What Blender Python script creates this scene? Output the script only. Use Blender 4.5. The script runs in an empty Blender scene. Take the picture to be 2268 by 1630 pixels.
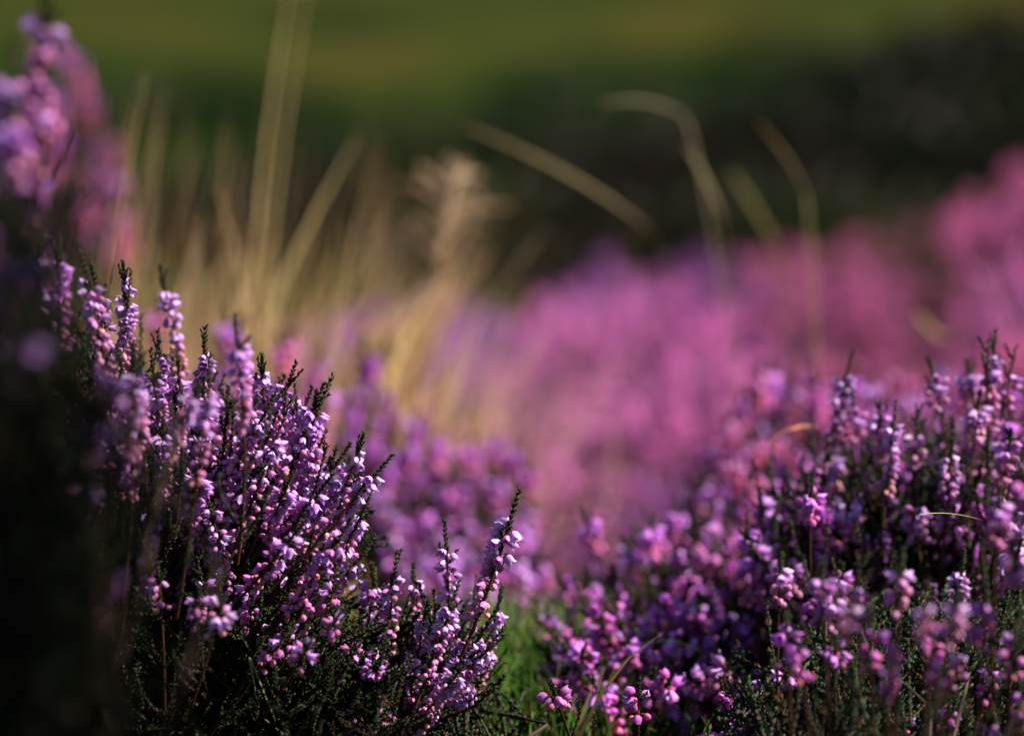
import bpy, math, random
import numpy as np
from mathutils import Vector, Matrix
R = math.radians
S = bpy.context.scene
COL = S.collection
random.seed(7)

# ------------------------------------------------------------------ camera
CAMZ, PITCH, LENS = 0.42, R(12.0), 100.0
cam_d = bpy.data.cameras.new('camera'); cam = bpy.data.objects.new('camera', cam_d); COL.objects.link(cam)
cam.location = (0, 0, CAMZ); cam.rotation_euler = (R(90) - PITCH, 0, 0)
cam_d.lens = LENS; cam_d.sensor_width = 36; cam_d.clip_start = 0.02; cam_d.clip_end = 3000
cam_d.dof.use_dof = True; cam_d.dof.focus_distance = 1.10; cam_d.dof.aperture_fstop = 4.3
S.camera = cam
S.render.resolution_x, S.render.resolution_y = 1024, 735

# ------------------------------------------------------------------ light
SUN_AZ, SUN_EL = R(86), R(46)          # azimuth clockwise from the view direction (+y)
w = bpy.data.worlds.new('World'); S.world = w; w.use_nodes = True
nt = w.node_tree; nt.nodes.clear()
sky = nt.nodes.new('ShaderNodeTexSky'); sky.sky_type = 'NISHITA'; sky.sun_disc = False
sky.sun_elevation = SUN_EL; sky.sun_rotation = SUN_AZ
bg = nt.nodes.new('ShaderNodeBackground'); bg.inputs['Strength'].default_value = 0.05
wo = nt.nodes.new('ShaderNodeOutputWorld')
nt.links.new(sky.outputs[0], bg.inputs[0]); nt.links.new(bg.outputs[0], wo.inputs[0])
sd = bpy.data.lights.new('sun', 'SUN'); sd.energy = 5.0; sd.angle = R(0.5); sd.color = (1, 0.90, 0.76)
sun = bpy.data.objects.new('sun', sd); COL.objects.link(sun)
sdir = Vector((math.sin(SUN_AZ) * math.cos(SUN_EL), math.cos(SUN_AZ) * math.cos(SUN_EL), math.sin(SUN_EL)))
sun.rotation_euler = sdir.to_track_quat('Z', 'Y').to_euler()
S.view_settings.view_transform = 'Standard'; S.view_settings.look = 'None'
S.view_settings.exposure = 1.55; S.view_settings.gamma = 1.0
S.cycles.max_bounces = 6; S.cycles.transmission_bounces = 4; S.cycles.diffuse_bounces = 3
S.cycles.use_denoising = True; S.cycles.sample_clamp_indirect = 4.0

# ------------------------------------------------------------------ placing
TH = 18.0 / LENS
CA, SA = math.cos(PITCH), math.sin(PITCH)
def at(px, py, d):
    """World point seen at (px, py) of a 2268 x 1630 view of the photograph, d metres deep."""
    x = (px - 1134) / 1134 * TH * d; u = (815 - py) / 1134 * TH * d
    return np.array([x, d * CA + u * SA, CAMZ - d * SA + u * CA])

GK = [(-6, .1), (0, 0), (1.25, 0), (1.5, -.07), (1.8, -.20), (2.2, -.30), (3, -.365), (3.6, -.415), (6, -1.06), (12, -2.4),
      (18, -2.95), (36, -3.05), (60, -1.2), (120, 8), (400, 42), (900, 60)]
GX = np.array([k[0] for k in GK], float); GZ = np.array([k[1] for k in GK], float)
def sstep(a, b, x):
    t = np.clip((np.asarray(x, float) - a) / (b - a), 0, 1); return t * t * (3 - 2 * t)
def ground(x, y):
    x = np.asarray(x, float); y = np.asarray(y, float)
    z = np.interp(y, GX, GZ)
    z = z + .135 * sstep(.20, .70, x) * sstep(1.8, 2.8, y) * (1 - sstep(4, 6, y))
    z = z + .012 * np.sin(x * 9 + 1.3) * np.sin(y * 7.1) * (1 - sstep(3, 8, y))
    z = z + .5 * np.sin(x * .11 + 2) * np.sin(y * .07 + .5) * sstep(20, 60, y)
    return z

# ------------------------------------------------------------------ materials
def nodes(name):
    m = bpy.data.materials.new(name); m.use_nodes = True
    n = m.node_tree; n.nodes.clear(); return m, n
def leafmat(name, tint=(1, 1, 1), trans=.4, rough=.5, attr=True, base=(.5, .5, .5), spec=.3, var=.12, tsat=None):
    """Thin plant tissue: Principled front mixed with Translucent; colour from the mesh's own Col attribute times tint."""
    m, n = nodes(name); L = n.links
    out = n.nodes.new('ShaderNodeOutputMaterial'); mix = n.nodes.new('ShaderNodeMixShader'); mix.inputs[0].default_value = trans
    p = n.nodes.new('ShaderNodeBsdfPrincipled'); p.inputs['Roughness'].default_value = rough
    p.inputs['Specular IOR Level'].default_value = spec
    t = n.nodes.new('ShaderNodeBsdfTranslucent')
    if attr:
        a = n.nodes.new('ShaderNodeAttribute'); a.attribute_name = 'Col'; src = a.outputs['Color']
    else:
        a = n.nodes.new('ShaderNodeRGB'); a.outputs[0].default_value = (*base, 1); src = a.outputs[0]
    mul = n.nodes.new('ShaderNodeMix'); mul.data_type = 'RGBA'; mul.blend_type = 'MULTIPLY'; mul.inputs[0].default_value = 1
    mul.inputs[7].default_value = (*tint, 1); L.new(src, mul.inputs[6])
    no = n.nodes.new('ShaderNodeTexNoise'); no.inputs['Scale'].default_value = 260; no.inputs['Detail'].default_value = 3
    tc = n.nodes.new('ShaderNodeTexCoord'); L.new(tc.outputs['Object'], no.inputs['Vector'])
    mr = n.nodes.new('ShaderNodeMapRange'); mr.inputs[1].default_value = .3; mr.inputs[2].default_value = .7
    mr.inputs[3].default_value = 1 - var * 1.5; mr.inputs[4].default_value = 1 + var
    L.new(no.outputs[0], mr.inputs[0])
    oi = n.nodes.new('ShaderNodeObjectInfo')
    mr2 = n.nodes.new('ShaderNodeMapRange'); mr2.inputs[3].default_value = 1 - var; mr2.inputs[4].default_value = 1 + var
    L.new(oi.outputs['Random'], mr2.inputs[0])
    mm = n.nodes.new('ShaderNodeMath'); mm.operation = 'MULTIPLY'; L.new(mr.outputs[0], mm.inputs[0]); L.new(mr2.outputs[0], mm.inputs[1])
    sc = n.nodes.new('ShaderNodeVectorMath'); sc.operation = 'SCALE'; L.new(mul.outputs[2], sc.inputs[0]); L.new(mm.outputs[0], sc.inputs['Scale'])
    L.new(sc.outputs[0], p.inputs['Base Color'])
    if tsat:
        m2 = n.nodes.new('ShaderNodeMix'); m2.data_type = 'RGBA'; m2.blend_type = 'MULTIPLY'; m2.inputs[0].default_value = 1
        m2.inputs[7].default_value = (*tsat, 1); L.new(sc.outputs[0], m2.inputs[6]); L.new(m2.outputs[2], t.inputs['Color'])
    else:
        L.new(sc.outputs[0], t.inputs['Color'])
    L.new(p.outputs[0], mix.inputs[1]); L.new(t.outputs[0], mix.inputs[2]); L.new(mix.outputs[0], out.inputs[0])
    return m

TS = (1.0, .62, .95)
M = {
 'lilac':   leafmat('petal_lilac', (.96, 1.0, 1.04), .34, .58, tsat=TS),
 'violet':  leafmat('petal_violet', (.98, .88, 1.08), .40, .62, tsat=TS),
 'magenta': leafmat('petal_magenta', (1.12, .78, 1.20), .45, .65, tsat=TS),
 'pink':    leafmat('petal_pink', (1.20, .78, .92), .45, .5, tsat=(1, .7, .85)),
 'plum':    leafmat('petal_plum', (.62, .34, .62), .4, .6, tsat=TS),
 'rose':    leafmat('petal_rose', (1.15, .60, .70), .45, .5, tsat=(1, .7, .8)),
 'leaf':    leafmat('heather_leaf', (.18, .23, .13), .15, .6, spec=.2),
 'stem':    leafmat('heather_stem', (.3, .3, .3), 0.0, .7),
 'straw':   leafmat('dry_grass', (1, 1, 1), .45, .6),
 'green':   leafmat('green_grass', (1, 1, 1), .45, .5),
 'shrub':   leafmat('shrub_leaf', (1, 1, 1), .2, .9, spec=.03),
}
def ground_material():
    m, n = nodes('moor_ground'); L = n.links
    out = n.nodes.new('ShaderNodeOutputMaterial'); p = n.nodes.new('ShaderNodeBsdfPrincipled'); p.inputs['Roughness'].default_value = .9
    p.inputs['Specular IOR Level'].default_value = 0
    tc = n.nodes.new('ShaderNodeTexCoord')
    def noise(scale, detail=4, off=0):
        mp = n.nodes.new('ShaderNodeMapping'); mp.inputs['Location'].default_value = (off, off * .7, 0)
        L.new(tc.outputs['Object'], mp.inputs[0])
        x = n.nodes.new('ShaderNodeTexNoise'); x.inputs['Scale'].default_value = scale; x.inputs['Detail'].default_value = detail
        L.new(mp.outputs[0], x.inputs['Vector']); return x.outputs[0]
    def ramp(src, stops):
        r = n.nodes.new('ShaderNodeValToRGB'); L.new(src, r.inputs[0])
        while len(r.color_ramp.elements) < len(stops): r.color_ramp.elements.new(.5)
        for e, (pos, c) in zip(r.color_ramp.elements, stops): e.position = pos; e.color = (*c, 1)
        return r.outputs[0]
    near = ramp(noise(55, 6), [(.3, (.010, .008, .005)), (.5, (.018, .030, .008)), (.7, (.045, .035, .018))])
    far = ramp(noise(.28, 3, 3.1), [(.30, (.004, .010, .003)), (.45, (.012, .020, .005)), (.58, (.024, .028, .006)), (.72, (.036, .027, .009))])
    crest = ramp(noise(.5, 3, 8), [(.3, (.016, .018, .005)), (.7, (.034, .027, .009))])
    sp = n.nodes.new('ShaderNodeSeparateXYZ'); L.new(tc.outputs['Object'], sp.inputs[0])
    def mixy(a, b, y0, y1):
        mr = n.nodes.new('ShaderNodeMapRange'); mr.inputs[1].default_value = y0; mr.inputs[2].default_value = y1; L.new(sp.outputs[1], mr.inputs[0])
        x = n.nodes.new('ShaderNodeMix'); x.data_type = 'RGBA'; L.new(mr.outputs[0], x.inputs[0]); L.new(a, x.inputs[6]); L.new(b, x.inputs[7]); return x.outputs[2]
    c = mixy(near, far, 5, 9); c = mixy(c, crest, 36, 50)
    L.new(c, p.inputs['Base Color'])
    b = n.nodes.new('ShaderNodeBump'); b.inputs['Strength'].default_value = .6; b.inputs['Distance'].default_value = .01
    L.new(noise(120, 5), b.inputs['Height']); L.new(b.outputs[0], p.inputs['Normal'])
    L.new(p.outputs[0], out.inputs[0]); return m

# ------------------------------------------------------------------ mesh accumulation
class Acc:
    def __init__(s): s.V, s.T, s.C, s.n = [], [], [], 0
    def add(s, v, t, c):
        v = np.asarray(v, np.float32).reshape(-1, 3); c = np.broadcast_to(np.asarray(c, np.float32), (len(v), 3))
        s.V.append(v); s.T.append(np.asarray(t, np.int64).reshape(-1, 3) + s.n); s.C.append(c); s.n += len(v)
    def arrays(s):
        if not s.V: return np.zeros((0, 3), np.float32), np.zeros((0, 3), int), np.zeros((0, 3), np.float32)
        return np.concatenate(s.V), np.concatenate(s.T), np.concatenate(s.C)
def mesh_from(name, arr, mat, smooth=True):
    v, t, c = arr
    me = bpy.data.meshes.new(name)
    me.vertices.add(len(v)); me.vertices.foreach_set('co', v.astype(np.float32).ravel())
    me.loops.add(len(t) * 3); me.loops.foreach_set('vertex_index', t.astype(np.int32).ravel())
    me.polygons.add(len(t)); me.polygons.foreach_set('loop_start', (np.arange(len(t)) * 3).astype(np.int32))
    me.polygons.foreach_set('use_smooth', np.full(len(t), smooth))
    a = me.color_attributes.new('Col', 'FLOAT_COLOR', 'POINT')
    a.data.foreach_set('color', np.concatenate([c, np.ones((len(c), 1), np.float32)], 1).astype(np.float32).ravel())
    me.update(calc_edges=True); me.materials.append(mat)
    return me
def obj(name, me, parent=None, mat=None):
    o = bpy.data.objects.new(name, me); COL.objects.link(o)
    if parent: o.parent = parent
    if mat: o.material_slots[0].link = 'OBJECT'; o.material_slots[0].material = mat
    return o
def tag(o, label, cat, group=None, kind=None):
    o['label'] = label
    if cat: o['category'] = cat
    if group: o['group'] = group
    if kind: o['kind'] = kind
    return o
def thing(name, loc, label, cat, group=None):
    o = bpy.data.objects.new(name, None); COL.objects.link(o); o.location = Vector(loc); o.empty_display_size = .05
    return tag(o, label, cat, group)

def nrm(v): v = np.asarray(v, float); return v / (np.linalg.norm(v) + 1e-12)
def frame(d, up=(0, 0, 1), twist=0.):
    """3x3 with columns x, y, z; z along d, x as near to up as it can be, then twisted."""
    z = nrm(d); u = np.asarray(up, float); x = u - z * u.dot(z)
    if np.linalg.norm(x) < 1e-3: x = np.array([1., 0, 0]) - z * z[0]
    x = nrm(x); y = np.cross(z, x); c, s = math.cos(twist), math.sin(twist)
    return np.stack([x * c + y * s, y * c - x * s, z], 1)

def tube(acc, pts, rad, col, sides=5):
    pts = np.asarray(pts, float); n = len(pts)
    tan = np.gradient(pts, axis=0); ref = np.array([.3, .9, .1])
    rings = []
    for i in range(n):
        f = frame(tan[i], ref); a = np.arange(sides) / sides * 2 * math.pi
        rings.append(pts[i] + (np.cos(a)[:, None] * f[:, 0] + np.sin(a)[:, None] * f[:, 1]) * rad[i])
    v = np.concatenate(rings); t = []
    for i in range(n - 1):
        for k in range(sides):
            a, b = i * sides + k, i * sides + (k + 1) % sides
            t += [(a, b, b + sides), (a, b + sides, a + sides)]
    v = np.concatenate([v, pts[-1:]]); e = (n - 1) * sides
    t += [(e + k, e + (k + 1) % sides, n * sides) for k in range(sides)]
    acc.add(v, t, col)

# ------------------------------------------------------------------ blossom templates (axis +z from the pedicel, length 1)
def petals(n, rows, halfw, phase=0., bulge=1.0):
    """rows: (height, radius, share of half width); the last row is the pointed tip."""
    V, T, H = [], [], []
    for k in range(n):
        a0 = phase + k * 2 * math.pi / n; b = len(V)
        for (h, r, wd) in rows[:-1]:
            for j in (-1, 0, 1):
                a = a0 + j * halfw * wd; rr = r * (bulge if j == 0 else 1.0)
                V.append((rr * math.cos(a), rr * math.sin(a), h - (.02 if j == 0 else 0))); H.append(h)
        h, r, _ = rows[-1]; V.append((r * math.cos(a0), r * math.sin(a0), h)); H.append(h)
        m = len(rows) - 1
        for i in range(m - 1):
            for j in range(2):
                p = b + i * 3 + j; T += [(p, p + 1, p + 4), (p, p + 4, p + 3)]
        p = b + (m - 1) * 3; T += [(p, p + 1, p + 3), (p + 1, p + 2, p + 3)]
    return np.array(V), np.array(T), np.array(H)
def join_t(*ps):
    V, T, H, n = [], [], [], 0
    for v, t, h in ps: V.append(v); T.append(t + n); H.append(h); n += len(v)
    return np.concatenate(V), np.concatenate(T), np.concatenate(H)
OPEN = join_t(petals(4, [(0, .10, 1), (.22, .36, 1.05), (.55, .42, .95), (.82, .50, .62), (1.06, .66, 0)], R(44), 0, 1.06),
              petals(4, [(.05, .08, 1), (.30, .33, 1.0), (.60, .37, .8), (.84, .36, 0)], R(44), R(45), 1.0))
BELL = join_t(petals(4, [(0, .10, 1), (.22, .37, 1.08), (.55, .43, 1.0), (.80, .40, .70), (1.0, .42, 0)], R(45), 0, 1.08),
              petals(4, [(.05, .08, 1), (.30, .33, 1.0), (.60, .37, .8), (.88, .28, 0)], R(44), R(45), 1.0))
BUD = join_t(petals(4, [(0, .10, 1), (.20, .36, 1.12), (.50, .43, 1.1), (.76, .33, .95), (.93, .05, 0)], R(46), 0, 1.10))
def spindle(n=5):
    V = [(0, 0, 0)]; T = []
    for (h, r) in ((.3, .4), (.75, .42)):
        for k in range(n): a = k * 2 * math.pi / n; V.append((r * math.cos(a), r * math.sin(a), h))
    V.append((0, 0, 1)); e = len(V) - 1
    for k in range(n):
        a, b = 1 + k, 1 + (k + 1) % n
        T += [(0, b, a), (a, b, b + n), (a, b + n, a + n), (a + n, b + n, e)]
    return np.array(V, float), np.array(T), np.array([v[2] for v in V])
LOWB = spindle(4)
LEAFT = (np.array([(0, 0, 0), (.24, .10, .38), (-.24, .10, .38), (0, .34, .45), (0, -.05, .4), (0, .12, 1.0)], float),
         np.array([(0, 4, 1), (0, 2, 4), (0, 1, 3), (0, 3, 2), (1, 4, 5), (4, 2, 5), (3, 1, 5), (2, 3, 5)]))
LEAFL = (np.array([(0, 0, 0), (.3, .1, .4), (-.3, .1, .4), (0, .15, 1.0)], float), np.array([(0, 1, 3), (0, 3, 2), (1, 2, 3)]))

PALE = np.array([.66, .42, .84]); MID = np.array([.50, .22, .62]); PINK = np.array([.58, .22, .40]); CREAM = np.array([.76, .46, .38])
def leafcol(rng, dry=0.):
    c = np.array([.035, .075, .018]) * rng.uniform(.5, 1.5)
    if rng.random() < .12: c = np.array([.12, .035, .015]) * rng.uniform(.6, 1.3)
    if rng.random() < dry: c = np.array([.22, .065, .022]) * rng.uniform(.6, 1.3)
    return c
def put_blossom(acc, extra, rng, p, d, size, opened, detail):
    f = frame(d, rng.normal(size=3))
    if detail == 'low': v, t, h = LOWB
    else: v, t, h = OPEN if opened > .66 else (BELL if opened > .38 else BUD)
    v = v.copy(); v[:, :2] *= rng.uniform(.85, 1.15)
    base = PALE * (1 - .25 * rng.random()) if opened > .6 else (MID * .6 + PINK * .4)
    if opened < .38: base = MID * .35 + PINK * .5 + CREAM * .15
    if opened < .2 and rng.random() < .35: base = CREAM * .6 + PINK * .4
    if detail == 'low': base = PALE * .75 + MID * .25
    base = base * rng.uniform(.78, 1.15)
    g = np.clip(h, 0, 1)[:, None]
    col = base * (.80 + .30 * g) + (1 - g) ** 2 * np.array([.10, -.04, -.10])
    acc.add(p + (v * size) @ f.T, t, np.clip(col, .02, .95))
    if detail == 'hi':
        for k in range(4):       # calyx scales
            ff = frame(f @ np.array([math.cos(k * 1.57 + .78) * .75, math.sin(k * 1.57 + .78) * .75, .8]), f[:, 2])
            extra.add(p + (LEAFT[0] * size * .42) @ ff.T, LEAFT[1], leafcol(rng) * .9 + np.array([.03, .0, .0]))
        if opened > .5:          # style
            tube(acc, [p + f[:, 2] * size * .5, p + f[:, 2] * size * 1.05, p + f[:, 2] * size * 1.32], [size * .03] * 3, (.55, .06, .10), 3)
            for k in range(3):
                a = rng.uniform(0, 6.28); q = f @ np.array([math.cos(a) * .14, math.sin(a) * .14, .8])
                tube(acc, [p + f[:, 2] * size * .4, p + q * size], [size * .035, size * .05], (.42, .12, .05), 3)

def leafy(acc, rng, pts, n, size, detail, spread=.62, dry=0.):
    """Scale leaves in four ranks along pts."""
    pts = np.asarray(pts); m = len(pts) - 1
    tmpl = LEAFT if detail == 'hi' else LEAFL
    for i in range(n):
        s = (i + .5) / n * m; k = min(int(s), m - 1); fr = s - k
        p = pts[k] * (1 - fr) + pts[k + 1] * fr; t = nrm(pts[k + 1] - pts[k]); f = frame(t, (.2, 1, .1))
        a = (i % 4) * math.pi / 2 + (i // 4 % 2) * .5 + rng.normal() * .15
        o = f[:, 0] * math.cos(a) + f[:, 1] * math.sin(a)
        d = nrm(t * (1 - spread * .5) + o * spread * rng.uniform(.7, 1.3))
        ff = frame(d, np.cross(d, o)); sz = size * rng.uniform(.8, 1.2)
        acc.add(p + (tmpl[0] * sz) @ ff.T, tmpl[1], leafcol(rng, dry))

def curve(L, bend, rng, n=9):
    s = np.linspace(0, 1, n); wob = rng.normal(size=4) * .02
    return np.stack([bend * L * s ** 2, L * (wob[0] * np.sin(s * 3) + wob[1] * s ** 2), L * s * (1 - .1 * bend * bend)], 1)

def flowering(seed, L=.14, f0=.38, f1=.90, n=40, tipn=28, detail='hi', bend=.15, size=.0040, shoots=4, openb=0., blunt=False):
    """One flowering stem: returns stem, blossoms, leaves arrays and the tip position."""
    rng = np.random.default_rng(seed); st, fl, lf = Acc(), Acc(), Acc(); cuts = []
    pts = curve(L, bend, rng)
    sides = 5 if detail == 'hi' else 3
    tube(st, pts, np.linspace(.00085, .00035, len(pts)) * (1 if detail != 'low' else 1.4), (.16, .045, .022), sides)
    tip = pts[-1]; P = lambda s: np.array([np.interp(s * (len(pts) - 1), range(len(pts)), pts[:, k]) for k in range(3)])
    side = rng.uniform(0, 6.28)
    for i in range(n):
        s = f0 + (f1 - f0) * (i + rng.uniform(0, .9)) / n; u = (s - f0) / (f1 - f0)
        a = i * 2.399 + rng.normal() * .3
        if rng.random() < .35: a = side + rng.normal() * .7
        p = P(s); out = np.array([math.cos(a), math.sin(a), .25])
        ped = size * rng.uniform(.35, .75); q = p + nrm(out) * ped
        if detail == 'hi': tube(st, [p, (p + q) / 2 + [0, 0, ped * .2], q], [.00028, .00025, .00035], (.22, .07, .04), 3)
        d = nrm(out * [1, 1, 0] * .85 + np.array([0, 0, -.75 + .55 * rng.random()]) + rng.normal(size=3) * .15)
        op = np.clip(rng.normal(.05 + .80 * u ** 1.4 + openb, .17), 0, 1)
        sz = size * (.78 + .3 * min(1, op + .2)) * rng.uniform(.88, 1.1)
        k0 = len(fl.V); put_blossom(fl, lf, rng, q, d, sz, op, detail); cuts.append((k0, len(fl.V)))
    # leafy tip
    ls = .0024 if detail != 'low' else .004
    ntip = tipn
    leafy(lf, rng, [P(s) for s in np.linspace(f1 - .02, 1, 5)], ntip, ls, detail, .62)
    leafy(lf, rng, [P(s) for s in np.linspace(.02, f1, 8)], int(n * (1.3 if detail != 'low' else .5)), ls, detail, .6)
    if not blunt and detail != 'low':
        for k in range(2):       # short side tips near the top
            s = rng.uniform(f1 - .08, .97); p = P(s); a = rng.uniform(0, 6.28)
            e = p + np.array([math.cos(a) * .003, math.sin(a) * .003, rng.uniform(.004, .008)])
            leafy(lf, rng, [p, (p + e) / 2 + [0, 0, -.0005], e], 14, .0021, detail, .5)
    for k in range(shoots):      # leafy side shoots low on the stem
        s = rng.uniform(.05, .55); p = P(s); a = rng.uniform(0, 6.28); l = rng.uniform(.012, .03)
        e = p + np.array([math.cos(a) * l * .5, math.sin(a) * l * .5, l]); mid = p * .45 + e * .55 + np.array([math.cos(a), math.sin(a), 0]) * l * .12
        tube(st, [p, mid, e], [.0005, .0004, .0002], (.10, .05, .02), 3)
        leafy(lf, rng, [p, mid, e], int(l * 1000 * (1.6 if detail != 'low' else .6)), ls, detail, .55)
    singles = []
    if detail == 'hi':
        for a, b in cuts:
            one = Acc(); o = sum(len(v) for v in fl.V[:a])
            for v, t, c in zip(fl.V[a:b], fl.T[a:b], fl.C[a:b]): one.V.append(v); one.T.append(t - o); one.C.append(c)
            singles.append(one.arrays())
    return st.arrays(), fl.arrays(), lf.arrays(), tip, singles

def protos(count, seed, f0r=(.52, .68), **kw):
    out = []
    for i in range(count):
        rng = random.Random(seed * 100 + i); k = dict(kw)
        L = k.pop('L', .14) * rng.uniform(.88, 1.12); nn = int(k.pop('n', 40) * rng.uniform(.8, 1.15))
        a = flowering(seed * 100 + i, L=L, n=nn, bend=rng.uniform(.0, .18), openb=rng.uniform(-.1, .12),
                      f0=rng.uniform(*f0r), f1=rng.uniform(.885, .94), **k)
        out.append(dict(stem=mesh_from('flowering_stem', a[0], M['stem']), fl=mesh_from('blossoms', a[1], M['lilac']),
                        lf=mesh_from('leaves', a[2], M['leaf']), tip=a[3], singles=a[4], one=None))
    return out
HI = protos(10, 1, L=.12, n=42, detail='hi', size=.0030)
MIDP = protos(8, 2, f0r=(.56, .80), L=.10, n=30, detail='mid', size=.0038)
SHT = protos(7, 3, f0r=(.74, .84), L=.10, n=13, detail='hi', size=.0038, tipn=20)
LOWP = [flowering(300 + i, L=.11, n=34, tipn=8, detail='low', bend=.15, size=.0052, shoots=1, f0=.42, f1=.95) for i in range(5)]

def place_stem(parent, pr, tip, d, sc, petal, twist=0., leaf=None, split=False):
    """A copy of a flowering stem (with its blossoms and leaves) whose tip stands at tip and which points along d."""
    f = frame(d, (0, 0, 1), twist)
    base = np.asarray(tip) - f @ (pr['tip'] * sc) - np.array(parent.location)
    m = Matrix(((f[0, 0] * sc, f[0, 1] * sc, f[0, 2] * sc, base[0]), (f[1, 0] * sc, f[1, 1] * sc, f[1, 2] * sc, base[1]),
                (f[2, 0] * sc, f[2, 1] * sc, f[2, 2] * sc, base[2]), (0, 0, 0, 1)))
    s = obj('flowering_stem', pr['stem'], parent); s.matrix_local = m
    if split and pr['singles']:
        if pr['one'] is None: pr['one'] = [mesh_from('blossom', x, M['lilac']) for x in pr['singles']]
        for me in pr['one']: obj('blossom', me, s, M[petal])
    else: obj('blossoms', pr['fl'], s, M[petal])
    obj('leaves', pr['lf'], s, leaf and M[leaf])
    return s

# merged leafy shoots and twigs inside a bush
SHOOT = []
for i in range(5):
    rng = np.random.default_rng(900 + i); st, lf = Acc(), Acc(); pts = curve(.09, .2, rng, 7)
    tube(st, pts, np.linspace(.0007, .0003, 7), (.08, .035, .018), 3)
    leafy(lf, rng, pts[1:], 120, .0027, 'mid', .6, dry=.05 if i else .5)
    for k in range(5):
        p = pts[rng.integers(1, 6)]; a = rng.uniform(0, 6.28); l = rng.uniform(.01, .025)
        e = p + np.array([math.cos(a) * l * .6, math.sin(a) * l * .6, l * .8]); leafy(lf, rng, [p, (p + e) / 2, e], 30, .0024, 'mid', .6, dry=.05 if i else .5)
    SHOOT.append((st.arrays(), lf.arrays(), pts[-1]))
def add_arr(acc, arr, f, sc, off, tint=1.):
    v, t, c = arr; acc.add((v * sc) @ f.T + off, t, c * tint)

def interior(parent, rng, pts_dirs, origin, leaf='leaf', scale=1.0):
    lf, tw = Acc(), Acc(); loc = np.array(parent.location)
    for (p, d) in pts_dirs:
        st, l, tip = SHOOT[rng.integers(len(SHOOT))]; f = frame(d, (0, 0, 1), rng.uniform(0, 6.28)); sc = scale * rng.uniform(.7, 1.2)
        off = np.asarray(p) - f @ (tip * sc) - loc
        add_arr(lf, l, f, sc, off); add_arr(tw, st, f, sc, off)
        if rng.random() < .45:     # twig running down to the root
            o = np.asarray(origin) - loc + rng.normal(size=3) * [.015, .015, .004]; mid = (o + off) / 2 + rng.normal(size=3) * .012 + [0, 0, -.01]
            q = [o * (1 - s) ** 2 + 2 * mid * s * (1 - s) + off * s * s for s in np.linspace(0, 1, 6)]
            tube(tw, q, np.linspace(.0022, .0007, 6), (.10, .05, .03), 4)
    obj('foliage', mesh_from('foliage', lf.arrays(), M[leaf]), parent); obj('woody_stems', mesh_from('woody_stems', tw.arrays(), M['stem']), parent)

def inpoly(x, y, poly):
    c = False; j = len(poly) - 1
    for i in range(len(poly)):
        (xi, yi), (xj, yj) = poly[i], poly[j]
        if (yi > y) != (yj > y) and x < (xj - xi) * (y - yi) / (yj - yi) + xi: c = not c
        j = i
    return c
def sample(rng, poly, n, mind=0):
    xs = [p[0] for p in poly]; ys = [p[1] for p in poly]; out = []; tries = 0
    while len(out) < n and tries < 60000:
        tries += 1
        x, y = rng.uniform(min(xs), max(xs)), rng.uniform(min(ys), max(ys))
        if inpoly(x, y, poly) and all((x - a) ** 2 + (y - b) ** 2 > mind * mind for a, b in out): out.append((x, y))
    return out

def bush(name, label, group, seed, root=None, fan=None, hero=(), poly=None, n=0, depth=None, mind=20, pr=HI, petals=('lilac',), scale=(.85, 1.1),
         upb=.3, inner=None, ninner=0, innerdepth=None, leaf=None, jitter=.10, iscale=1.0, split=0):
    """root: (px, py, d) where the plant stands; fan: the point the stems spread from."""
    rng = np.random.default_rng(seed); rp = at(*root); rp[2] = ground(rp[0], rp[1]) - .004
    b = thing(name, rp, label, 'heather', group)
    F = at(*fan)
    lst = [(h[0], h[1], h[2], h[3] if len(h) > 3 else 1.0, h[4] if len(h) > 4 else None) for h in hero]
    if poly:
        lst += [(x, y, depth(x, y, rng), rng.uniform(*scale), None) for x, y in sample(rng, poly, n, mind)]
    for q, (x, y, d, sc, lean) in enumerate(lst):
        t = at(x, y, d)
        if lean is not None: v = np.array([lean[0], lean[1], 1.0])
        else: v = nrm(t - F) + np.array([0, 0, upb * .5]) + rng.normal(size=3) * jitter
        place_stem(b, pr[rng.integers(len(pr))], t, v, sc, petals[rng.integers(len(petals))], rng.normal() * .7, leaf, q < split)
    if inner:
        pd = []
        for x, y in sample(rng, inner, ninner):
            p = at(x, y, innerdepth(x, y, rng)); p[2] = max(p[2], float(ground(p[0], p[1])) + .01)
            pd.append((p, nrm(p - F) + np.array([0, 0, upb]) + rng.normal(size=3) * .25))
        interior(b, rng, pd, rp, leaf or 'leaf', iscale)
    return b

G1 = 'heather bushes in the foreground'
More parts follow.
